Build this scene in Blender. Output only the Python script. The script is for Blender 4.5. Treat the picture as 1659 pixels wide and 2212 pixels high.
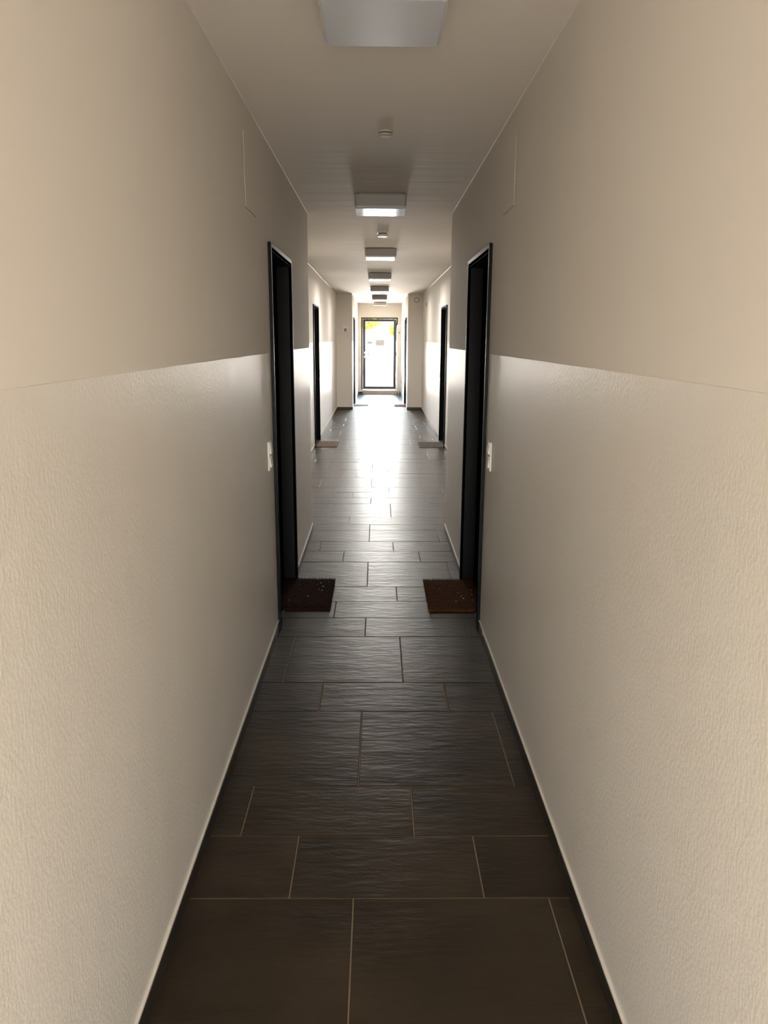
import bpy, bmesh, math, random
from mathutils import Vector, Matrix
random.seed(7)
for o in list(bpy.data.objects): bpy.data.objects.remove(o)
S = bpy.context.scene
C = bpy.context.scene.collection

# ---------------------------------------------------------------- geometry constants (metres)
H = 1.6812                      # eye height
XL, XR = -0.5835, 0.6052        # narrow corridor wall faces
WL, WR = -0.9804, 1.0453        # wide corridor wall faces
PL, PR = -0.6092, 0.7043        # far corridor wall faces
YB, YC, YP, YE = -2.3, 6.64, 18.485, 23.85
ZC1, ZC2 = 2.678, 2.692
DADO = 1.600
ZTILE = 0.0

# ---------------------------------------------------------------- camera
fw = Vector((0.00844044, 0.97497096, -0.22217198)); rt = Vector((0.99996078, -0.00763296, 0.00449288)); up = Vector((-0.0026846, 0.22220119, 0.97499714))
cam = bpy.data.cameras.new('camera'); co = bpy.data.objects.new('camera', cam); C.objects.link(co)
cam.sensor_fit = 'VERTICAL'; cam.sensor_height = 36.0; cam.sensor_width = 27.0
cam.lens = 36.0 * 1649.586 / 2212.0
cam.clip_start = 0.05; cam.clip_end = 300
M = Matrix((rt, up, -fw)).transposed().to_4x4(); M.translation = (0, 0, H)
co.matrix_world = M
S.camera = co

# ---------------------------------------------------------------- world, sun, lights, exposure
W = bpy.data.worlds.new('sky'); S.world = W; W.use_nodes = True
nt = W.node_tree; nt.nodes.clear()
sky = nt.nodes.new('ShaderNodeTexSky'); sky.sky_type = 'NISHITA'; sky.sun_disc = False
sky.sun_elevation = math.radians(42); sky.sun_rotation = math.radians(150)
bg = nt.nodes.new('ShaderNodeBackground'); bg.inputs['Strength'].default_value = 2.6
wo = nt.nodes.new('ShaderNodeOutputWorld')
nt.links.new(sky.outputs[0], bg.inputs[0]); nt.links.new(bg.outputs[0], wo.inputs[0])

def light(name, kind, loc, energy, color=(1, 1, 1), rot=(0, 0, 0), size=None, size_y=None):
    l = bpy.data.lights.new(name, kind); l.energy = energy; l.color = color
    if size: l.shape = 'RECTANGLE'; l.size = size; l.size_y = size_y or size
    o = bpy.data.objects.new(name, l); C.objects.link(o); o.location = loc; o.rotation_euler = rot
    return o
sun = light('sun', 'SUN', (6, 18, 12), 60, (1.0, 0.93, 0.80)); sun.data.angle = math.radians(0.6)
sd = Vector((-0.52, 0.50, -0.69)).normalized()          # travels towards the courtyard wall
sun.rotation_euler = sd.to_track_quat('-Z', 'Y').to_euler()
# daylight entering by the glazed door at the far end
fd = light('far_door_ground_bounce', 'AREA', (0.04, 23.78, 1.2), 66, (1.0, 0.86, 0.72), (math.radians(-90 - 16), 0, 0), 0.85, 1.9); fd.data.spread = math.radians(85)
fd = light('far_door_skylight', 'AREA', (0.04, 23.77, 1.2), 30, (0.72, 0.86, 1.0), (math.radians(-90 + 14), 0, 0), 0.85, 1.9); fd.data.spread = math.radians(85)
light('rear_added_fill', 'AREA', (0.01, -2.0, 0.95), 97, (1.0, 0.92, 0.82), (math.radians(82), 0, 0), 0.9, 1.6)  # added light behind the camera, brightens the near walls

vs = S.view_settings
vs.view_transform = 'Standard'; vs.look = 'None'; vs.gamma = 1.0; vs.use_curve_mapping = False
vs.exposure = 0.0

# ---------------------------------------------------------------- helpers
def mat(name, color, rough=0.5, spec=0.5, metal=0.0, coat=0.0):
    m = bpy.data.materials.new(name); m.use_nodes = True
    b = m.node_tree.nodes['Principled BSDF']
    b.inputs['Base Color'].default_value = (*color, 1); b.inputs['Roughness'].default_value = rough
    b.inputs['Specular IOR Level'].default_value = spec; b.inputs['Metallic'].default_value = metal
    b.inputs['Coat Weight'].default_value = coat
    return m
def nodes(m): return m.node_tree.nodes, m.node_tree.links, m.node_tree.nodes['Principled BSDF']
def noise_color(m, a, b2, scale=(3, 3, 3), detail=4, lo=0.35, hi=0.65, rnd=True, nscale=1.0):
    n, l, b = nodes(m)
    g = n.new('ShaderNodeNewGeometry'); mp = n.new('ShaderNodeMapping'); mp.inputs['Scale'].default_value = scale
    l.new(g.outputs['Position'], mp.inputs['Vector'])
    if rnd:
        oi = n.new('ShaderNodeObjectInfo'); mu = n.new('ShaderNodeMath'); mu.operation = 'MULTIPLY'; mu.inputs[1].default_value = 37.0
        l.new(oi.outputs['Random'], mu.inputs[0]); cb = n.new('ShaderNodeCombineXYZ')
        for k in range(3): l.new(mu.outputs[0], cb.inputs[k])
        l.new(cb.outputs[0], mp.inputs['Location'])
    t = n.new('ShaderNodeTexNoise'); t.inputs['Scale'].default_value = nscale; t.inputs['Detail'].default_value = detail
    l.new(mp.outputs[0], t.inputs['Vector'])
    r = n.new('ShaderNodeValToRGB'); r.color_ramp.elements[0].position = lo; r.color_ramp.elements[1].position = hi
    r.color_ramp.elements[0].color = (*a, 1); r.color_ramp.elements[1].color = (*b2, 1)
    l.new(t.outputs[0], r.inputs[0]); l.new(r.outputs[0], b.inputs['Base Color'])
    return mp, t
def add_bump(m, layers, dist=0.001):
    """layers: list of (scale vec, detail, strength)"""
    n, l, b = nodes(m)
    g = n.new('ShaderNodeNewGeometry'); oi = n.new('ShaderNodeObjectInfo')
    mu = n.new('ShaderNodeMath'); mu.operation = 'MULTIPLY'; mu.inputs[1].default_value = 53.0
    l.new(oi.outputs['Random'], mu.inputs[0]); cb = n.new('ShaderNodeCombineXYZ')
    for k in range(3): l.new(mu.outputs[0], cb.inputs[k])
    prev = None
    for sc, det, st, di in layers:
        mp = n.new('ShaderNodeMapping'); mp.inputs['Scale'].default_value = sc
        l.new(g.outputs['Position'], mp.inputs['Vector']); l.new(cb.outputs[0], mp.inputs['Location'])
        t = n.new('ShaderNodeTexNoise'); t.inputs['Scale'].default_value = 1; t.inputs['Detail'].default_value = det
        l.new(mp.outputs[0], t.inputs['Vector'])
        bp = n.new('ShaderNodeBump'); bp.inputs['Strength'].default_value = st; bp.inputs['Distance'].default_value = di
        l.new(t.outputs[0], bp.inputs['Height'])
        if prev: l.new(prev.outputs[0], bp.inputs['Normal'])
        prev = bp
    l.new(prev.outputs[0], b.inputs['Normal'])

def box(bm, x0, x1, y0, y1, z0, z1, bev=0.0, mi=0):
    if x1 < x0: x0, x1 = x1, x0
    vs_ = [bm.verts.new(p) for p in ((x0, y0, z0), (x1, y0, z0), (x1, y1, z0), (x0, y1, z0), (x0, y0, z1), (x1, y0, z1), (x1, y1, z1), (x0, y1, z1))]
    fs = [bm.faces.new([vs_[i] for i in f]) for f in ((0, 3, 2, 1), (4, 5, 6, 7), (0, 1, 5, 4), (1, 2, 6, 5), (2, 3, 7, 6), (3, 0, 4, 7))]
    for f in fs: f.material_index = mi
    if bev:
        es = {e for f in fs for e in f.edges}
        bmesh.ops.bevel(bm, geom=list(es), offset=bev, segments=2, profile=0.6, affect='EDGES')
    return fs
def cyl(bm, c, r, h, axis='Z', seg=32, r2=None, bev=0.0):
    r2 = r if r2 is None else r2
    d = bmesh.ops.create_cone(bm, cap_ends=True, segments=seg, radius1=r, radius2=r2, depth=h)
    R_ = {'Z': Matrix.Identity(3), 'X': Matrix.Rotation(math.pi / 2, 3, 'Y'), 'Y': Matrix.Rotation(-math.pi / 2, 3, 'X')}[axis]
    for v in d['verts']: v.co = R_ @ v.co + Vector(c)
    if bev:
        es = [e for e in {e for v in d['verts'] for e in v.link_edges} if len(e.link_faces) == 2 and e.calc_face_angle(0) > 1.0]
        bmesh.ops.bevel(bm, geom=es, offset=bev, segments=3, profile=0.5, affect='EDGES')
def tube(bm, pts, r, seg=10):
    rings = []
    for i, p in enumerate(pts):
        p = Vector(p); a = Vector(pts[max(i - 1, 0)]); b = Vector(pts[min(i + 1, len(pts) - 1)])
        t = (b - a).normalized(); u_ = t.orthogonal().normalized() if abs(t.z) > .9 else t.cross(Vector((0, 0, 1))).normalized(); v_ = t.cross(u_)
        rings.append([bm.verts.new(p + r * (math.cos(k * 2 * math.pi / seg) * u_ + math.sin(k * 2 * math.pi / seg) * v_)) for k in range(seg)])
    for a, b in zip(rings, rings[1:]):
        for k in range(seg): bm.faces.new((a[k], a[(k + 1) % seg], b[(k + 1) % seg], b[k]))
    bm.faces.new(rings[0][::-1]); bm.faces.new(rings[-1])
def obj(name, bm, m, parent=None, smooth=False, **props):
    bmesh.ops.recalc_face_normals(bm, faces=bm.faces)
    me = bpy.data.meshes.new(name); bm.to_mesh(me); bm.free()
    for x in (m if isinstance(m, (list, tuple)) else [m]): me.materials.append(x)
    if smooth:
        for f in me.polygons: f.use_smooth = True
        me.set_sharp_from_angle(angle=math.radians(35))
    o = bpy.data.objects.new(name, me); C.objects.link(o)
    if parent:
        o.parent = parent; pm = parent.matrix_world if False else Matrix.Translation(parent.location)
        o.matrix_parent_inverse = pm.inverted()
    for k, v in props.items(): o[k] = v
    return o
def B(name, m, boxes, parent=None, bev=0.0, **props):
    bm = bmesh.new()
    for b in boxes: box(bm, *b, bev=bev)
    return obj(name, bm, m, parent, **props)
def thing(name, label, cat, loc=(0, 0, 0), group=None, kind=None):
    o = bpy.data.objects.new(name, None); C.objects.link(o); o.location = loc; o.empty_display_size = .1
    if label: o['label'] = label
    if cat: o['category'] = cat
    if group: o['group'] = group
    if kind: o['kind'] = kind
    return o

# ---------------------------------------------------------------- materials
m_wall = mat('matt_wall_paint', (0.66, 0.60, 0.53), 0.75, 0.25)
noise_color(m_wall, (0.77, 0.725, 0.665), (0.80, 0.755, 0.695), (0.9, 0.9, 0.5), 3, rnd=False)
add_bump(m_wall, [((1.0, 3.0, 0.35), 2, 0.35, 0.004), ((160, 160, 160), 3, 0.25, 0.0006)])
m_dado = mat('gloss_dado_paint', (0.66, 0.60, 0.53), 0.38, 0.5)
noise_color(m_dado, (0.765, 0.72, 0.66), (0.80, 0.755, 0.695), (0.9, 0.9, 0.5), 3, rnd=False)
m_dado.node_tree.nodes['Principled BSDF'].inputs['Coat Weight'].default_value = 0.5; m_dado.node_tree.nodes['Principled BSDF'].inputs['Coat Roughness'].default_value = 0.55
add_bump(m_dado, [((1.0, 4.0, 0.30), 3, 0.5, 0.004), ((110, 110, 80), 2, 0.6, 0.0015)])
m_ceil = mat('ceiling_paint', (0.76, 0.70, 0.625), 0.7, 0.3)
add_bump(m_ceil, [((0.25, 5.0, 1.0), 4, 0.6, 0.014), ((120, 120, 120), 2, 0.2, 0.0005)])
m_tile = mat('slate_look_tile', (0.03, 0.024, 0.018), 0.36, 0.10)
noise_color(m_tile, (0.020, 0.014, 0.008), (0.050, 0.035, 0.021), (2.2, 3.0, 2.0), 6, 0.3, 0.75)
m_tile.node_tree.nodes['Principled BSDF'].inputs['Coat Weight'].default_value = 0.2; m_tile.node_tree.nodes['Principled BSDF'].inputs['Coat Roughness'].default_value = 0.5
add_bump(m_tile, [((3.5, 10.0, 1.0), 3, 0.6, 0.007), ((11, 46, 11), 6, 0.8, 0.0034), ((60, 110, 60), 3, 0.5, 0.0012)])
m_skirt = mat('skirting_tile_glaze', (0.025, 0.021, 0.017), 0.35, 0.5)
noise_color(m_skirt, (0.018, 0.015, 0.012), (0.036, 0.030, 0.023), (4, 4, 4), 5, 0.3, 0.75)
add_bump(m_skirt, [((10, 10, 50), 5, 0.4, 0.0012)])
m_grout = mat('floor_grout', (0.20, 0.155, 0.105), 0.85, 0.2)
m_black = mat('joint_sealant', (0.01, 0.01, 0.01), 0.6)
m_bead = mat('acrylic_bead', (0.72, 0.67, 0.60), 0.5)
m_frame = mat('anthracite_steel_frame', (0.005, 0.006, 0.008), 0.42, 0.10)
m_leaf = mat('anthracite_door_leaf', (0.004, 0.005, 0.008), 0.9, 0.0)
m_white = mat('white_plastic', (0.78, 0.77, 0.74), 0.3, 0.5)
m_lamp = mat('opal_lamp_cover', (0.60, 0.62, 0.66), 0.08, 0.6)
add_bump(m_lamp, [((9, 9, 9), 2, 0.25, 0.002)])
m_lampb = mat('grey_with_side_shade', (0.34, 0.33, 0.32), 0.45, 0.3)  # grey puts the backlit shade of the white lamp sides into the colour
m_alu = mat('aluminium_door_frame', (0.055, 0.058, 0.072), 0.5, 0.35)
m_beige = mat('aged_beige_plastic', (0.50, 0.45, 0.39), 0.6, 0.2)
m_steel = mat('brushed_steel', (0.75, 0.74, 0.72), 0.25, 0.5, 1.0)
m_coir = mat('brown_coir', (0.09, 0.035, 0.014), 0.95, 0.1)
noise_color(m_coir, (0.035, 0.013, 0.005), (0.125, 0.050, 0.017), (90, 60, 90), 3, 0.35, 0.7)
m_coir2 = mat('dark_coir', (0.05, 0.02, 0.011), 0.95, 0.1)
noise_color(m_coir2, (0.012, 0.004, 0.003), (0.05, 0.017, 0.009), (90, 60, 90), 3, 0.35, 0.75)
m_mat3 = mat('taupe_textile', (0.16, 0.115, 0.09), 0.95, 0.1)
noise_color(m_mat3, (0.10, 0.07, 0.055), (0.22, 0.165, 0.13), (60, 40, 60), 3)
m_mat4 = mat('grey_textile', (0.16, 0.15, 0.135), 0.95, 0.1)
noise_color(m_mat4, (0.11, 0.10, 0.09), (0.22, 0.205, 0.18), (60, 14, 60), 3)
m_mat5 = mat('blue_grey_textile', (0.25, 0.30, 0.38), 0.9, 0.1)
m_mat6 = mat('tan_textile', (0.26, 0.17, 0.12), 0.95, 0.1)
m_matw = mat('pale_mat_squares', (0.55, 0.6, 0.66), 0.9, 0.1)
m_lint = mat('lint', (0.8, 0.78, 0.72), 0.9)
m_step = mat('beige_step_tile', (0.50, 0.42, 0.34), 0.5)
noise_color(m_step, (0.46, 0.38, 0.31), (0.54, 0.46, 0.38), (5, 5, 5), 3)
m_red = mat('extinguisher_red', (0.55, 0.02, 0.015), 0.3)
m_blk = mat('black_rubber', (0.015, 0.015, 0.015), 0.5)
m_lcd = mat('grey_display', (0.20, 0.20, 0.19), 0.3)
m_paper = mat('notice_paper', (0.5, 0.5, 0.5), 0.8)
m_ink = mat('grey_print', (0.22, 0.22, 0.22), 0.8)
m_blue = mat('blue_sticker', (0.25, 0.55, 0.62), 0.6)
m_render = mat('white_render', (0.80, 0.78, 0.73), 0.9, 0.2)
noise_color(m_render, (0.78, 0.76, 0.71), (0.83, 0.81, 0.77), (1, 1, 1), 3)
m_pave = mat('pale_paving', (0.60, 0.55, 0.47), 0.85, 0.2)
m_roof = mat('brown_roof_edge', (0.35, 0.25, 0.16), 0.8)
m_fol = mat('yellow_green_leaves', (0.42, 0.40, 0.04), 0.6, 0.3)
noise_color(m_fol, (0.28, 0.30, 0.03), (0.60, 0.52, 0.06), (1.2, 1.2, 1.2), 2)
m_bark = mat('bark', (0.10, 0.07, 0.05), 0.9)
m_glass = bpy.data.materials.new('clear_pane'); m_glass.use_nodes = True
n, l = m_glass.node_tree.nodes, m_glass.node_tree.links; n.clear()
go = n.new('ShaderNodeOutputMaterial'); mx = n.new('ShaderNodeMixShader'); tr = n.new('ShaderNodeBsdfTransparent'); gl = n.new('ShaderNodeBsdfGlossy'); fr = n.new('ShaderNodeFresnel')
tr.inputs[0].default_value = (0.95, 0.97, 0.96, 1); gl.inputs['Roughness'].default_value = 0.02; fr.inputs[0].default_value = 1.35
l.new(fr.outputs[0], mx.inputs[0]); l.new(tr.outputs[0], mx.inputs[1]); l.new(gl.outputs[0], mx.inputs[2]); l.new(mx.outputs[0], go.inputs[0])

# ---------------------------------------------------------------- floor: grout bed + single tiles
floor = B('floor', m_grout, [(XL - .12, XR + .12, YB, YC, -0.12, -0.0022), (WL - .12, WR + .12, YC, YP, -0.12, -0.0022), (PL - .12, PR + .12, YP, YE + .6, -0.12, -0.0022)], kind='structure')
MOD = 0.3015; J = 0.0022
kinds = 'BnnBnBnnn'; offs = (-0.071, -0.269, -0.471)
rows = []
y = 1.426; i = 0
while y < YE:
    d = MOD * (2 if kinds[i % 9] == 'B' else 1); rows.append((y, y + d, offs[i % 3])); y += d; i += 1
y = 1.426; i = -1
while y > YB:
    d = MOD * (2 if kinds[i % 9] == 'B' else 1); rows.append((y - d, y, offs[i % 3])); y -= d; i -= 1
def tile(x0, x1, y0, y1, parent, name='floor_tile', m=m_tile):
    bm = bmesh.new(); c = 0.0018; dz = random.uniform(-.0004, .0004); tx = random.uniform(-.0004, .0004); ty = random.uniform(-.0004, .0004)
    cx, cy = (x0 + x1) / 2, (y0 + y1) / 2
    lo, mid, top = [], [], []
    for x, y in ((x0, y0), (x1, y0), (x1, y1), (x0, y1)):
        lo.append(bm.verts.new((x, y, -0.011))); mid.append(bm.verts.new((x, y, -0.0012)))
        xx = x + (c if x < cx else -c); yy = y + (c if y < cy else -c)
        top.append(bm.verts.new((xx, yy, dz + (tx if x < cx else -tx) + (ty if y < cy else -ty))))
    for k in range(4):
        q = (k + 1) % 4
        bm.faces.new((lo[k], lo[q], mid[q], mid[k])); bm.faces.new((mid[k], mid[q], top[q], top[k]))
    bm.faces.new(top); bm.faces.new(lo[::-1])
    return obj(name, bm, m, parent)
ntile = 0
def lay(y0, y1, off, xa, xb):
    global ntile
    k = math.floor((xa - off) / 0.6015)
    while off + k * 0.6015 < xb:
        a = max(off + k * 0.6015, xa); b = min(off + (k + 1) * 0.6015, xb); k += 1
        if b - a > 0.015:
            tile(a + J, b - J, y0 + J, y1 - J, floor); ntile += 1
for y0, y1, off in rows:
    y0 = max(y0, YB); y1 = min(y1, YE + .02)
    cuts = [y0] + [c for c in (YC, YP) if y0 < c < y1] + [y1]
    for a, b in zip(cuts, cuts[1:]):
        mid = (a + b) / 2
        xa, xb = (XL, XR) if mid < YC else (WL, WR) if mid < YP else (PL, PR)
        a2 = a + (.003 if a == YC else 0); b2 = b - (.003 if b == YC else 0)
        lay(a2, b2, off, xa, xb)
B('movement_joint', m_black, [(XL, XR, YC - .0046, YC + .0046, -0.01, -0.0006)], floor, label='dark movement joint')

# ---------------------------------------------------------------- walls
wl = thing('wall_left', None, None, kind='structure'); wr = thing('wall_right', None, None, kind='structure')
def wallmesh(side, secs, doors, name):
    bm = bmesh.new()
    for xf, y0, y1, depth in secs:
        xo = xf + side * depth
        cur = y0
        for dy0, dy1, zt in [d for d in doors if y0 < d[0] < y1]:
            box(bm, xf, xo, cur, dy0, -.1, 2.9)
            box(bm, xf, xo, dy0, dy1, zt, 2.9)
            box(bm, xf + side * .13, xo, dy0, dy1, -.1, zt)
            cur = dy1
        box(bm, xf, xo, cur, y1, -.1, 2.9)
    return bm
D = {-1: [(4.262, 5.208, 2.150), (11.872, 12.818, 2.150), (19.322, 20.268, 2.150)],
      1: [(4.262, 5.208, 2.150), (11.872, 12.818, 2.150), (19.322, 20.268, 2.150)]}
for side, root, xs in ((-1, wl, (XL, WL, PL)), (1, wr, (XR, WR, PR))):
    nm = 'left' if side < 0 else 'right'
    bpy.data.objects.remove(root)
    bm = wallmesh(side, [(xs[0], YB, YC, 0.75), (xs[1], YC, YP, 0.33), (xs[2], YP, YE, 0.75)], D[side], 'w')
    root = obj('wall_' + nm, bm, m_wall, kind='structure')
    if side < 0: wl = root
    else: wr = root
    # glossy lower paint: a thin film, each stretch between doors its own piece
    segs = []
    for xf, y0, y1 in ((xs[0], YB, YC), (xs[1], YC, 17.45), (xs[2], YP, YE)):
        cur = y0
        for dy0, dy1, zt in [d for d in D[side] if y0 < d[0] < y1]:
            segs.append((xf, cur, dy0 - .024)); cur = dy1 + .024
        segs.append((xf, cur, y1))
    for xf, a, b in segs:
        bm = bmesh.new(); t = -side * .0009
        n_ = max(2, int((b - a) / .05)); top = []; 
        pr = None
        for k in range(n_ + 1):      # slightly wavering brushed upper edge
            yy = a + (b - a) * k / n_; zt = DADO + .0003 * math.sin(yy * 9.1) + random.uniform(-.0004, .0004)
            cur4 = [bm.verts.new((xf, yy, .04)), bm.verts.new((xf + t, yy, .04)), bm.verts.new((xf + t, yy, zt)), bm.verts.new((xf, yy, zt))]
            if pr:
                for q in range(4): bm.faces.new((pr[q], pr[(q + 1) % 4], cur4[(q + 1) % 4], cur4[q]))
            else: bm.faces.new(cur4)
            pr = cur4
        bm.faces.new(pr)
        obj('dado_paint', bm, m_dado, root, label='glossier paint on the lower wall')
# back wall with the glazed entrance
DX0, DX1, DZ0, DZ1 = -.512, .600, .118, 2.287
wall_end = B('wall_far', m_wall, [(-1.5, DX0, YE, YE + .3, -.1, 2.9), (DX1, 1.6, YE, YE + .3, -.1, 2.9), (DX0, DX1, YE, YE + .3, DZ1, 2.9), (DX0, DX1, YE, YE + .3, -.1, DZ0 - .012)], kind='structure')
wall_rear = B('wall_rear', m_wall, [(-1.4, -.46, YB - .25, YB, -.1, 2.9), (.48, 1.4, YB - .25, YB, -.1, 2.9), (-.46, .48, YB - .25, YB, 2.15, 2.9)], kind='structure')
# ceiling slabs with hairline seams
seams = [YB - .2, 6.065]
B('ceiling', m_ceil, [(-1.5, 1.6, YB - .25, 2.05, ZC1, 2.9), (-1.5, 1.6, 2.053, 6.064, ZC1, 2.9), (-1.5, 1.6, 6.067, YC, ZC1, 2.9),
   (-1.5, 1.6, YC, 11.085, ZC2, 2.9), (-1.5, 1.6, 11.09, 16.1, ZC2, 2.9), (-1.5, 1.6, 16.104, YE + .3, ZC2, 2.9), (-1.5, 1.6, YB, YE + .3, 2.88, 2.95)], kind='structure')
# acrylic beads along ceiling edges
k = 1
for xf, s, y0, y1, z in ((XL, 1, YB, YC, ZC1), (XR, -1, YB, YC, ZC1), (WL, 1, YC, YP, ZC2), (WR, -1, YC, YP, ZC2), (PL, 1, YP, YE, ZC2), (PR, -1, YP, YE, ZC2)):
    bm = bmesh.new(); r_ = .004
    a = [bm.verts.new(p) for p in ((xf, y0, z - r_), (xf + s * r_, y0, z), (xf, y0, z))]; b = [bm.verts.new(p) for p in ((xf, y1, z - r_), (xf + s * r_, y1, z), (xf, y1, z))]
    for q in range(3): bm.faces.new((a[q], a[(q + 1) % 3], b[(q + 1) % 3], b[q]))
    obj('trim_%d' % k, bm, m_bead, kind='structure'); k += 1
# skirting tiles
SH, ST = 0.058, 0.0095
def skirt(name, runs, axis):
    root = None
    for (xf, s, y0, y1, first) in runs:
        cur = y0; nxt = first
        while nxt <= cur + .02: nxt += .6025
        while cur < y1 - .01:
            e = min(nxt, y1); h = SH + random.uniform(-.0015, .0015); t = ST + random.uniform(-.0008, .0008)
            if e - cur > .012:
                bm = bmesh.new()
                if axis == 'Y': box(bm, xf, xf + s * t, cur + .001, e - .001, .0008, h, bev=.0015)
                else: box(bm, cur + .001, e - .001, min(xf, xf + s * t), max(xf, xf + s * t), .0008, h, bev=.0015)
                if root is None:
                    root = thing(name, None, None, kind='structure')
                obj('skirting_tile', bm, m_skirt, root)
            cur = e; nxt += .6025
        bm = bmesh.new()   # pale sealant bead above the tiles
        if axis == 'Y': box(bm, xf, xf + s * .0075, y0, y1, SH + .0005, SH + .006)
        else: box(bm, y0, y1, min(xf, xf + s * .0075), max(xf, xf + s * .0075), SH + .0005, SH + .006)
        obj('sealant_bead', bm, m_bead, root, label='pale sealant line')
def yruns(xf, s, y0, y1, side):
    out = []; cur = y0
    for a, b, _ in [d for d in D[side] if y0 < d[0] < y1]:
        out.append((xf, s, cur, a - .024, 1.6 - 12.05)); cur = b + .024
    out.append((xf, s, cur, y1, 1.6 - 12.05)); return out
skirt('baseboard_left', yruns(XL, 1, YB, YC, -1) + yruns(WL, 1, YC, YP, -1) + yruns(PL, 1, YP, YE, -1), 'Y')
skirt('baseboard_right', yruns(XR, -1, YB, YC, 1) + yruns(WR, -1, YC, YP, 1) + yruns(PR, -1, YP, YE, 1), 'Y')
skirt('baseboard_far', [(YP, -1, WL + .01, PL, -3.0), (YP, -1, PR, WR - .01, -3.1), (YE, -1, PL + .01, -.475, -3), (YE, -1, .60, PR - .01, -3), (YC, 1, WL + .01, XL, -3), (YC, 1, XR, WR - .01, -3)], 'X')

# ---------------------------------------------------------------- flat doors
def flat_door(idx, side, xf, y0, label):
    """frame outer y0..y0+.99; steel frame proud of the wall, leaf set back in the reveal"""
    y1 = y0 + .99; s = -side; p = .018; w = .045; zo, zi = 2.173, 2.128
    t = thing('door_%d' % idx, label, None, (xf, y0 + .495, 0), kind='structure')
    for a, b in ((y0, y0 + w), (y1 - w, y1)):
        B('door_jamb', m_frame, [(xf + s * p, xf - s * .10, a + (0.022 if a == y0 else 0), b - (0.022 if b == y1 else 0), .001, zi), (xf + s * p, xf + s * .0005, a, b, .001, zi)], t, bev=.0012)
    B('door_head', m_frame, [(xf + s * p, xf - s * .10, y0 + .022, y1 - .022, zi, zo - .022), (xf + s * p, xf + s * .0005, y0, y1, zi, zo)], t, bev=.0012)
    lf = B('door_leaf', m_leaf, [(xf - s * .078, xf - s * .118, y0 + w + .002, y1 - w - .002, .006, zi - .003)], t, bev=.002)
    # handle rose + knob stay within the reveal
    bm = bmesh.new(); yk = y0 + .12
    cyl(bm, (xf - s * .0755, yk, 1.04), .026, .006, 'X'); cyl(bm, (xf - s * .060, yk, 1.04), .009, .03, 'X'); cyl(bm, (xf - s * .042, yk, 1.04), .024, .018, 'X', bev=.006)
    obj('door_knob', bm, m_leaf, lf, True)
    B('threshold_seal', m_black, [(xf, xf - s * .10, y0 + w, y1 - w, 0, .004)], t)
    return t
flat_door(1, -1, XL, 4.24, 'dark recessed apartment door on the left, nearest the camera')
flat_door(2, 1, XR, 4.24, 'dark recessed apartment door on the right, nearest the camera')
flat_door(3, -1, WL, 11.85, 'dark apartment door halfway down the left wall')
flat_door(4, 1, WR, 11.85, 'dark apartment door halfway down the right wall')
flat_door(5, -1, PL, 19.30, 'dark apartment door on the left beyond the pillar')
flat_door(6, 1, PR, 19.30, 'dark apartment door on the right beyond the pillar')

# glazed entrance door at the end
def glazed(idx, x0, x1, z0, z1, yy, label, th=.07, full=True, s=-1):
    t = thing('door_%d' % idx, label, None, ((x0 + x1) / 2, yy, z0), kind='structure')
    f = .045
    for a, b in ((x0, x0 + f), (x1 - f, x1)): B('frame_jamb', m_alu, [(a, b, yy, yy + th, z0, z1)], t, bev=.003)
    B('frame_head', m_alu, [(x0 + f, x1 - f, yy, yy + th, z1 - f, z1)], t, bev=.003)
    B('frame_sill', m_steel, [(x0 + f, x1 - f, yy, yy + th, z0, z0 + .02)], t)
    a0, a1, b0, b1 = x0 + f + .003, x1 - f - .003, z0 + .023, z1 - f - .003; sw = .078
    for a, b in ((a0, a0 + sw), (a1 - sw, a1)): B('stile', m_alu, [(a, b, yy + s * -.0 - .006, yy + th - .01, b0, b1)], t, bev=.004)
    for a, b in ((b0, b0 + .075), (b1 - .072, b1)): B('rail', m_alu, [(a0 + sw, a1 - sw, yy - .006, yy + th - .01, a, b)], t, bev=.004)
    B('glass_pane', m_glass, [(a0 + sw - .004, a1 - sw + .004, yy + .022, yy + .028, b0 + .071, b1 - .068)], t)
    return t, a0, a1, b0, b1, sw
YD = YE + .06
t7, a0, a1, b0, b1, sw = glazed(7, DX0, DX1, DZ0, DZ1, YD, 'glazed grey aluminium entrance door at the end of the corridor')
bm = bmesh.new(); hx = a0 + sw - .026
box(bm, hx - .016, hx + .016, YD - .016, YD - .005, 1.19, 1.27, bev=.003); cyl(bm, (hx, YD - .035, 1.235), .009, .05, 'Y'); box(bm, hx - .010, hx + .115, YD - .068, YD - .052, 1.226, 1.246, bev=.005)
obj('door_handle', bm, m_steel, t7, True)
bm = bmesh.new(); box(bm, hx - .016, hx + .016, YD - .016, YD - .005, 1.08, 1.155, bev=.003); cyl(bm, (hx, YD - .018, 1.12), .009, .01, 'Y'); obj('lock_escutcheon', bm, m_steel, t7, True)
bm = bmesh.new()
for z in (.35, 1.2, 2.05): cyl(bm, (a1 + .002, YD - .016, z), .009, .10, 'Z', 16)
obj('hinges', bm, m_alu, t7, True)
# step below the entrance door
st = thing('door_step', 'low beige tiled step below the glazed entrance door', 'step', (.06, 23.72, 0))
B('riser', m_step, [(-.470, .592, 23.62, YE - .001, .001, .092)], st, bev=.002)
for i in range(2): B('tread_tile', m_step, [(-.472 + i * .534 + .001, -.472 + (i + 1) * .532, 23.612, YE - .001, .093, .103)], st, bev=.002)
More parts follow.
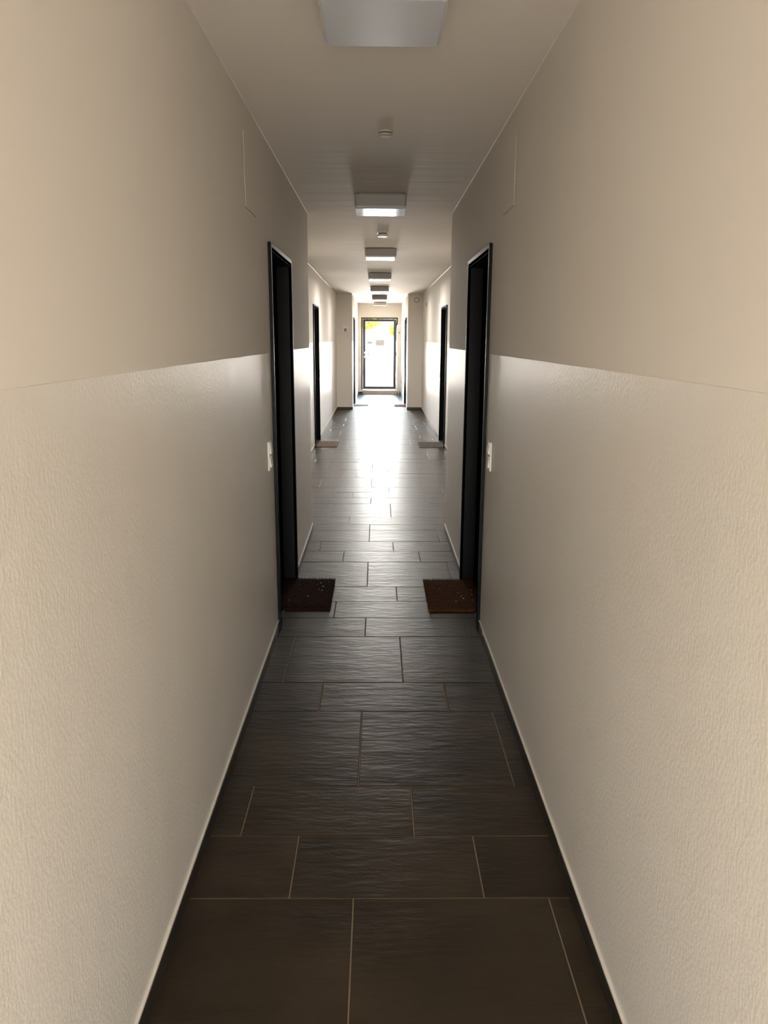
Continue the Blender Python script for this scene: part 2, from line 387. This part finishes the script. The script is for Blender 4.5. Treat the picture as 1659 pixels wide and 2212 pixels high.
# notice and sticker on the glass
nt_ = thing('paper_notice', 'grey printed paper notice taped inside the entrance door glass', 'notice', (.063, YD + .018, 1.53))
B('sheet', m_paper, [(-.072, .198, YD + .0195, YD + .0205, 1.445, 1.630)], nt_)
bm = bmesh.new()
for i, (a, b) in enumerate(((-.03, .15), (-.05, .17), (-.045, .175), (-.05, .16), (-.02, .12))): box(bm, a, b, YD + .0188, YD + .0192, 1.60 - i * .03, 1.608 - i * .03)
obj('printed_lines', bm, m_ink, nt_)
tg = thing('door_sticker', 'small pale blue sticker on the left of the entrance glass', 'sticker', (-.25, YD + .018, 1.545))
B('sheet', m_paper, [(-.335, -.178, YD + .0195, YD + .0205, 1.500, 1.588)], tg)
B('colour_band', m_blue, [(-.325, -.20, YD + .0186, YD + .0192, 1.512, 1.535)], tg)
ph = thing('pull_handle', 'dark pull handle outside the entrance door glass near its left edge', 'handle', (-.29, YD + .10, 1.2))
bm = bmesh.new(); box(bm, -.318, -.282, YD + .09, YD + .115, 1.17, 1.30, bev=.003); obj('grip', bm, m_lcd, ph)
bm = bmesh.new(); tube(bm, [(-.30, YD + .10, 1.18), (-.30, YD + .10, 1.03)], .009); obj('bar', bm, m_lcd, ph, True)
for z in (1.25, 1.05):
    bm = bmesh.new(); cyl(bm, (-.30, YD + .065, z), .008, .08, 'Y', 12); obj('standoff', bm, m_lcd, ph, True)
# unseen glazed door behind the camera, added to light the near walls
glazed(8, -.459, .479, .0, 2.149, YB - .15, 'unseen glazed door behind the camera, added to light the near end of the corridor')

# ---------------------------------------------------------------- ceiling lamps
def lamp(x, y, z, label):
    t = thing('ceiling_lamp', label, 'lamp', (x, y, z), group='square ceiling lamps')
    h = .185
    bm = bmesh.new(); box(bm, x - .15, x + .15, y - .15, y + .15, z - .012, z - .0005); obj('mounting_plate', bm, m_lampb, t)
    bm = bmesh.new()
    prof = ((.176, -.012), (h, -.014), (h, -.020), (.1815, -.090), (.176, -.1035), (.168, -.1075))
    rings = []
    for r, dz in prof:
        n_ = []; c = min(.012, r * .1)
        for sx, sy in ((1, 1), (-1, 1), (-1, -1), (1, -1)):
            pts = [(r, r - c), (r - c, r)] if sx * sy > 0 else [(r - c, r), (r, r - c)]
            for px, py in pts: n_.append(bm.verts.new((x + sx * px, y + sy * py, z + dz)))
        rings.append(n_)
    for a, b in zip(rings, rings[1:]):
        for q in range(8): bm.faces.new((a[q], a[(q + 1) % 8], b[(q + 1) % 8], b[q]))
    bm.faces.new(rings[0][::-1])
    for f in bm.faces: f.material_index = 0
    for f in bm.faces:
        if max(v.co.z for v in f.verts) < z - .089: f.material_index = 1
    bm.faces.new(rings[-1]).material_index = 1
    obj('lamp_cover', bm, [m_lampb, m_lamp], t)
    return t
LY = [(.012, 2.485, ZC1), (.015, 5.90, ZC1), (.028, 9.385, ZC2), (.026, 12.765, ZC2), (.030, 16.04, ZC2), (.035, 19.345, ZC2), (.052, 22.75, ZC2)]
LB = ['square white ceiling lamp nearest the camera, cut by the top edge of the photo', 'square ceiling lamp in front of the doors nearest the camera, second from the camera',
      'third square ceiling lamp from the camera, just beyond the round smoke detector', 'fourth square ceiling lamp from the camera, above the middle of the wide corridor',
      'fifth square ceiling lamp from the camera, shortly before the pillars', 'sixth square ceiling lamp from the camera, just beyond the pillars', 'last small-looking square ceiling lamp, closest to the entrance door']
LP = [0, 0, 36, 46, 26, 6, 4]
for (x, y, z), lb, pw in zip(LY, LB, LP):
    lamp(x, y, z, lb)
    if pw: light('added_fill_under_lamp', 'AREA', (x, y, z - .112), pw, (1.0, 0.94, 0.87), (0, 0, 0), 0.3, 0.3)  # added fill below the switched-off far lamps, brightens the wide section
# detectors
def detector(name, x, y, z, r, h, label, cat='detector', m=None):
    m = m or m_white
    t = thing(name, label, cat, (x, y, z))
    bm = bmesh.new(); cyl(bm, (x, y, z - h * .18 - .0003), r * 1.0, h * .36, 'Z', 40, bev=.0015); obj('base', bm, m, t, True)
    bm = bmesh.new(); cyl(bm, (x, y, z - h * .44), r * .82, h * .2, 'Z', 40); obj('vent_gap', bm, m_blk, t, True)
    bm = bmesh.new(); cyl(bm, (x, y, z - h * .76), r * .97, h * .46, 'Z', 40, r2=r * .97, bev=.005); obj('cap', bm, m, t, True)
detector('ceiling_sensor', .034, 4.10, ZC1, 0.037, .022, 'small flat round white sensor on the ceiling between the two nearest lamps', 'sensor', m_beige)
detector('smoke_detector', .044, 7.85, ZC2, .056, .050, 'round white smoke detector between the second and third ceiling lamps')
detector('smoke_detector', .098, 17.75, ZC2, .056, .048, 'far round white smoke detector between the fifth and sixth ceiling lamps')

# ---------------------------------------------------------------- switches
def switch(side, xf, yc, z0, label, small=False):
    s = -side
    t = thing('light_switch', label, 'switch', (xf, yc, z0 + .08), group='double light switches beside the doors')
    y0, y1 = yc - .041, yc + .041; zt = z0 + .155
    B('switch_frame', m_white, [(xf + s * .0011, xf + s * .0105, y0, y1, z0, zt)], t, bev=.0025)
    for zc, tilt in ((z0 + .117, 1), (z0 + .044, 1)):
        bm = bmesh.new(); a, b = zc - .028, zc + .027; q = .0275
        pts = [(0.0095, a), (0.0195, a + .004), (0.0125, b - .004), (0.0095, b)]
        L_ = [bm.verts.new((xf + s * p, yc - q, z)) for p, z in pts]; R_ = [bm.verts.new((xf + s * p, yc + q, z)) for p, z in pts]
        for k in range(3): bm.faces.new((L_[k], L_[k + 1], R_[k + 1], R_[k]))
        bm.faces.new(L_); bm.faces.new(R_[::-1]); bm.faces.new((L_[0], R_[0], R_[3], L_[3]))
        obj('rocker', bm, m_white, t)
switch(-1, XL, 4.055, .988, 'white double light switch on the left wall beside the nearest door')
switch(1, XR, 4.05, .990, 'white double light switch on the right wall beside the nearest door')
switch(-1, WL, 13.05, 1.03, 'small white double switch beyond the middle door on the left wall')
switch(1, WR, 13.05, 1.03, 'small white double switch beyond the middle door on the right wall')

# ---------------------------------------------------------------- access panels high on the walls
def panel(side, xf, y0, z0, w, h, label, m=m_wall):
    s = -side; t = thing('access_panel', label, 'panel', (xf, y0 + w / 2, z0 + h / 2), group='painted access panels above the doors')
    B('panel_gap', m_black, [(xf + s * .0001, xf + s * .0006, y0 - .0018, y0 + w + .0018, z0 - .0018, z0 + h + .0018)], t)
    B('panel_cover', m, [(xf + s * .0004, xf + s * .0022, y0, y0 + w, z0, z0 + h)], t, bev=.0005)
panel(1, XR, 3.62, 2.262, .30, .298, 'square painted access panel high on the right wall before the nearest door')
panel(-1, XL, 3.565, 2.240, .30, .31, 'square painted access panel high on the left wall before the nearest door')
panel(-1, WL, 13.45, 2.268, .30, .31, 'narrow-looking painted access panel above the middle door on the left wall')
panel(1, WR, 13.45, 2.276, .30, .33, 'narrow-looking painted access panel above the middle door on the right wall')

# ---------------------------------------------------------------- pillar fittings
cb_ = thing('control_unit', 'white square wall control unit with grey display on the left pillar', 'control unit', (-.765, YP, 1.88))
B('housing', m_white, [(-.838, -.692, YP - .035, YP - .0005, 1.800, 1.966)], cb_, bev=.012)
B('display', m_lcd, [(-.800, -.735, YP - .0375, YP - .034, 1.825, 1.895)], cb_, bev=.001)
bx = thing('boxed_duct', 'painted duct box at the top of the right pillar', 'duct box', (.875, YP, 2.5))
B('casing', m_wall, [(.7043, WR - .001, YP - .045, YP - .0005, 2.366, ZC2 - .001)], bx, bev=.002)
vt = thing('round_vent', 'round white air vent with dark ring on the duct box above the right pillar', 'vent', (.898, YP - .03, 2.551))
bm = bmesh.new(); cyl(bm, (.898, YP - .0485, 2.551), .060, .006, 'Y', 40, bev=.001); obj('outer_ring', bm, m_lcd, vt, True)
bm = bmesh.new(); cyl(bm, (.898, YP - .056, 2.551), .046, .008, 'Y', 40, bev=.003); obj('valve_disc', bm, m_white, vt, True)
ws = thing('wall_sensor', 'tiny upright grey sensor high on the right wall before the pillar', 'sensor', (WR, 16.95, 2.385))
B('sensor_body', m_lampb, [(WR - .018, WR - .0005, 16.92, 16.98, 2.34, 2.43)], ws, bev=.004)
B('sensor_lens', m_blk, [(WR - .0195, WR - .0175, 16.935, 16.965, 2.355, 2.385)], ws)
nb = thing('notice_board', 'small white framed notice board on the left wall near the entrance door', 'notice', (PL, 20.95, 1.73))
B('board_frame', m_white, [(PL + .0012, PL + .014, 20.80, 21.10, 1.55, 1.91)], nb, bev=.003)
for z in (1.885, 1.56): B('clip', m_lcd, [(PL + .014, PL + .022, 20.93, 20.97, z, z + .015)], nb)

# ---------------------------------------------------------------- radiator + extinguisher
rd = thing('radiator', 'tall white vertical radiator on the right wall beside the entrance door', 'radiator', (.62, 22.85, .14))
ry0, ry1, rz0, rz1 = 22.6, 23.1, .16, 2.055
bm = bmesh.new()
nrib = 7
for i in range(nrib):
    a = ry0 + (ry1 - ry0) * i / nrib; b = ry0 + (ry1 - ry0) * (i + 1) / nrib
    box(bm, .553, .566, a + .006, b - .006, rz0 + .03, rz1 - .03, bev=.004)
obj('front_ribs', bm, m_white, rd)
B('front_plate', m_white, [(.566, .580, ry0, ry1, rz0, rz1)], rd, bev=.004)
B('end_cover', m_white, [(.580, .660, ry0 + .001, ry0 + .010, rz0 + .03, rz1 - .01)], rd, bev=.002)
B('end_cover', m_white, [(.580, .660, ry1 - .010, ry1 - .001, rz0 + .03, rz1 - .01)], rd, bev=.002)
B('rear_plate', m_white, [(.648, .660, ry0 + .012, ry1 - .012, rz0, rz1)], rd, bev=.003)
for z in (.4, 1.8):
    for yy in (22.7, 22.96): B('bracket', m_steel, [(.6605, .7035, yy, yy + .04, z - .03, z + .03)], rd)
B('vent_plug', m_lcd, [(.600, .622, ry0 - .006, ry0 + .001, 1.80, 1.86)], rd)
bm = bmesh.new(); tube(bm, [(.605, 22.70, rz0 + .01), (.605, 22.70, .001)], .009); tube(bm, [(.640, 22.78, rz0 + .01), (.640, 22.78, .001)], .009)
vl = obj('supply_pipes', bm, m_steel, rd, True)
bm = bmesh.new(); cyl(bm, (.605, 22.665, .115), .016, .05, 'Y', 16, bev=.003); cyl(bm, (.605, 22.70, .115), .013, .05, 'Z', 16); obj('valve', bm, m_white, rd, True)

ex = thing('fire_extinguisher', 'red fire extinguisher mostly hidden behind the radiator', 'extinguisher', (.605, 23.42, .3))
bm = bmesh.new(); cyl(bm, (.612, 23.42, .50), .076, .36, 'Z', 32, bev=.012); obj('cylinder', bm, m_red, ex, True)
bm = bmesh.new(); cyl(bm, (.612, 23.42, .71), .072, .06, 'Z', 32, r2=.022); obj('shoulder', bm, m_red, ex, True)
bm = bmesh.new(); cyl(bm, (.612, 23.42, .755), .018, .04, 'Z', 16); box(bm, .595, .630, 23.33, 23.44, .775, .785); box(bm, .598, .627, 23.32, 23.43, .80, .812); obj('valve_head', bm, m_blk, ex)
bm = bmesh.new(); tube(bm, [(.60, 23.37, .76), (.57, 23.335, .74), (.55, 23.33, .66), (.545, 23.335, .50), (.55, 23.34, .42)], .009); obj('hose', bm, m_blk, ex, True)
B('wall_bracket', m_steel, [(.690, .7035, 23.39, 23.45, .38, .74)], ex)

# ---------------------------------------------------------------- door mats
def coir(name, x0, x1, y0, y1, h, m, label, fibres=5200, fl=.012, lint=10, rot=0.0):
    cx, cy = (x0 + x1) / 2, (y0 + y1) / 2
    t = thing(name, label, 'doormat', (cx, cy, 0))
    hx, hy = (x1 - x0) / 2, (y1 - y0) / 2
    bm = bmesh.new(); nx, ny = 16, 24; g = []
    for j in range(ny + 1):
        r_ = []
        for i in range(nx + 1):
            u_, v_ = i / nx * 2 - 1, j / ny * 2 - 1
            edge = min(1 - abs(u_), 1 - abs(v_)); z = h * (1 - .35 * math.exp(-edge * 18)) + random.uniform(-.0012, .0012)
            r_.append(bm.verts.new((cx + u_ * hx + random.uniform(-.0015, .0015), cy + v_ * hy + random.uniform(-.0015, .0015), z)))
        g.append(r_)
    for j in range(ny):
        for i in range(nx): bm.faces.new((g[j][i], g[j][i + 1], g[j + 1][i + 1], g[j + 1][i]))
    per = g[0] + [g[j][nx] for j in range(1, ny + 1)] + g[ny][-2::-1] + [g[j][0] for j in range(ny - 1, 0, -1)]
    low = [bm.verts.new((v.co.x, v.co.y, .0012)) for v in per]
    for k in range(len(per)): bm.faces.new((per[k], low[k], low[(k + 1) % len(per)], per[(k + 1) % len(per)]))
    bm.faces.new(low)
    obj('mat_base', bm, m, t)
    if fibres:
        bm = bmesh.new()
        for _ in range(fibres):
            if random.random() < .22:
                e = random.randrange(4); q = random.uniform(-1, 1)
                px, py = ((q * hx, -hy), (q * hx, hy), (-hx, q * hy), (hx, q * hy))[e]; z = random.uniform(.003, h)
                d = Vector((0, -1, .2) if e == 0 else (0, 1, .2) if e == 1 else (-1, 0, .2) if e == 2 else (1, 0, .2))
            else:
                px, py, z = random.uniform(-1, 1) * hx, random.uniform(-1, 1) * hy, h * .9; d = Vector((0, 0, 1))
            d = (d + Vector((random.gauss(0, .6), random.gauss(0, .6), random.gauss(0, .3)))).normalized() * fl * random.uniform(.4, 1.0)
            if z + d.z < .001: d.z = .001 - z
            w_ = Vector((random.uniform(-1, 1), random.uniform(-1, 1), 0)).normalized() * .0011
            b = Vector((cx + px, cy + py, z))
            bm.faces.new([bm.verts.new(b - w_), bm.verts.new(b + w_), bm.verts.new(b + d)])
        obj('coir_fibres', bm, m, t, kind='stuff')
    if lint:
        bm = bmesh.new()
        for _ in range(lint):
            px, py = cx + random.uniform(-.85, .85) * hx, cy + random.uniform(-.85, .85) * hy; r_ = random.uniform(.0015, .004)
            q = bmesh.ops.create_icosphere(bm, subdivisions=1, radius=r_)
            for v in q['verts']: v.co = Vector((v.co.x * 1.6, v.co.y, v.co.z * .5)) + Vector((px, py, h + .010))
        obj('lint', bm, m_lint, t, kind='stuff')
    return t
coir('doormat', -.655, -.298, 4.575, 5.178, .020, m_coir2, 'very dark brown coir doormat with white lint flecks at the nearest left door')
coir('doormat', .325, .675, 4.55, 5.165, .022, m_coir, 'thick reddish brown coir doormat at the nearest right door')
coir('doormat', WL + .012, -.645, 11.97, 12.60, .012, m_mat3, 'brown taupe doormat at the middle left door', 1500, .006, 0)
tm = coir('doormat', .655, WR - .012, 11.95, 12.56, .010, m_mat4, 'grey ribbed doormat at the middle right door', 0, 0, 0)
bm = bmesh.new()
for i in range(28):
    yy = 11.97 + i * .0207; box(bm, .665, WR - .022, yy, yy + .010, .0095, .0125)
obj('ribs', bm, m_mat4, tm)
tb = coir('doormat', PL + .03, -.238, 19.38, 19.86, .010, m_mat5, 'pale blue checked doormat at the far left door', 0, 0, 0)
bm = bmesh.new()
for i in range(8):
    for j in range(10):
        if (i + j) % 2 == 0:
            xx = PL + .045 + i * .0395; yy = 19.395 + j * .045; box(bm, xx, xx + .036, yy, yy + .041, .0098, .0118)
obj('mat_squares', bm, m_matw, tb)
coir('doormat', .417, PR - .018, 19.25, 19.86, .012, m_mat6, 'tan doormat at the far right door', 900, .006, 0)

# ---------------------------------------------------------------- outdoors beyond the entrance
ground = B('courtyard_paving', m_pave, [(-14, 14, YE + .3, 60, -.25, -.02)], kind='structure')
B('entrance_slab', m_step, [(-.9, 1.0, YE + .301, YE + 1.2, -.02, .10)], bev=.004, label='pale concrete slab outside the glazed entrance door', category='step')
hs = thing('white_outbuilding', 'sunlit white rendered outbuilding across the courtyard', 'building', (-2.0, 37, 0))
bm = bmesh.new()
pts = [(-7.0, -.02), (.92, -.02), (.92, 1.60), (.10, 2.28), (-.30, 2.05), (-7.0, 2.05)]
f_ = [bm.verts.new((x, 37, z)) for x, z in pts]; g_ = [bm.verts.new((x, 41, z)) for x, z in pts]
bm.faces.new(f_); bm.faces.new(g_[::-1])
for k in range(len(pts)): bm.faces.new((f_[k], f_[(k + 1) % 6], g_[(k + 1) % 6], g_[k]))
obj('rendered_wall', bm, m_render, hs)
B('roof_edge', m_roof, [(-7.05, -.30, 36.93, 37.0, 1.985, 2.05)], hs)
B('plinth_line', m_lcd, [(-7.0, .50, 36.96, 37.0, .055, .09)], hs)
B('garage_panel', m_render, [(-6.5, -.25, 36.97, 37.0, -.02, .05)], hs)
bo = thing('bollard', 'small dark post on the paving outside, right of the entrance view', 'post', (.49, 30, 0))
bm = bmesh.new(); cyl(bm, (.49, 30, .20), .022, .44, 'Z', 16); obj('post', bm, m_lcd, bo, True)
bm = bmesh.new(); cyl(bm, (.49, 30, .05), .05, .12, 'Z', 16, r2=.03); obj('foot', bm, m_lcd, bo, True)
bm = bmesh.new(); cyl(bm, (.49, 30, .43), .03, .03, 'Z', 16); obj('cap', bm, m_lcd, bo, True)
def tree(x, y, z, r, hgt, label, nleaf=2600, name='tree'):
    t = thing(name, label, 'tree' if name == 'tree' else 'bush', (x, y, 0), group='trees outside the entrance' if name == 'tree' else None)
    bm = bmesh.new(); tube(bm, [(x, y, -.02), (x + .05, y, z * .5), (x, y + .05, z)], .09, 8)
    for k in range(4):
        a = k * 1.6; tube(bm, [(x, y, z * .6), (x + math.cos(a) * r * .6, y + math.sin(a) * r * .6, z + .3)], .04, 6)
    obj('trunk', bm, m_bark, t, True)
    bm = bmesh.new()
    cl = [(random.gauss(0, .45) * r, random.gauss(0, .45) * r, random.gauss(0, .4) * hgt) for _ in range(14)]
    for _ in range(nleaf):
        c = random.choice(cl); v = Vector((random.gauss(0, 1), random.gauss(0, 1), random.gauss(0, 1))).normalized() * random.uniform(.2, 1) * .45 * r
        p = Vector((x, y, z)) + Vector(c) + v
        a = Vector((random.gauss(0, 1), random.gauss(0, 1), random.gauss(0, 1))).normalized() * .07; b = a.orthogonal().normalized() * .035
        bm.faces.new([bm.verts.new(p - a), bm.verts.new(p + b), bm.verts.new(p + a), bm.verts.new(p - b)])
    obj('foliage', bm, m_fol, t, kind='stuff')
tree(-1.2, 43.2, 2.65, 1.25, .7, 'yellow-green tree rising behind the white outbuilding on the left', 7000)
tree(1.9, 49.0, 2.3, 1.1, .6, 'yellow-green tree behind the outbuilding roof, further back on the right')
tree(.95, 35.2, 2.05, .55, .35, 'bright yellow-green bush at the right end of the white outbuilding', 1600, 'bush')
print('tiles', ntile, 'objects', len(bpy.data.objects))
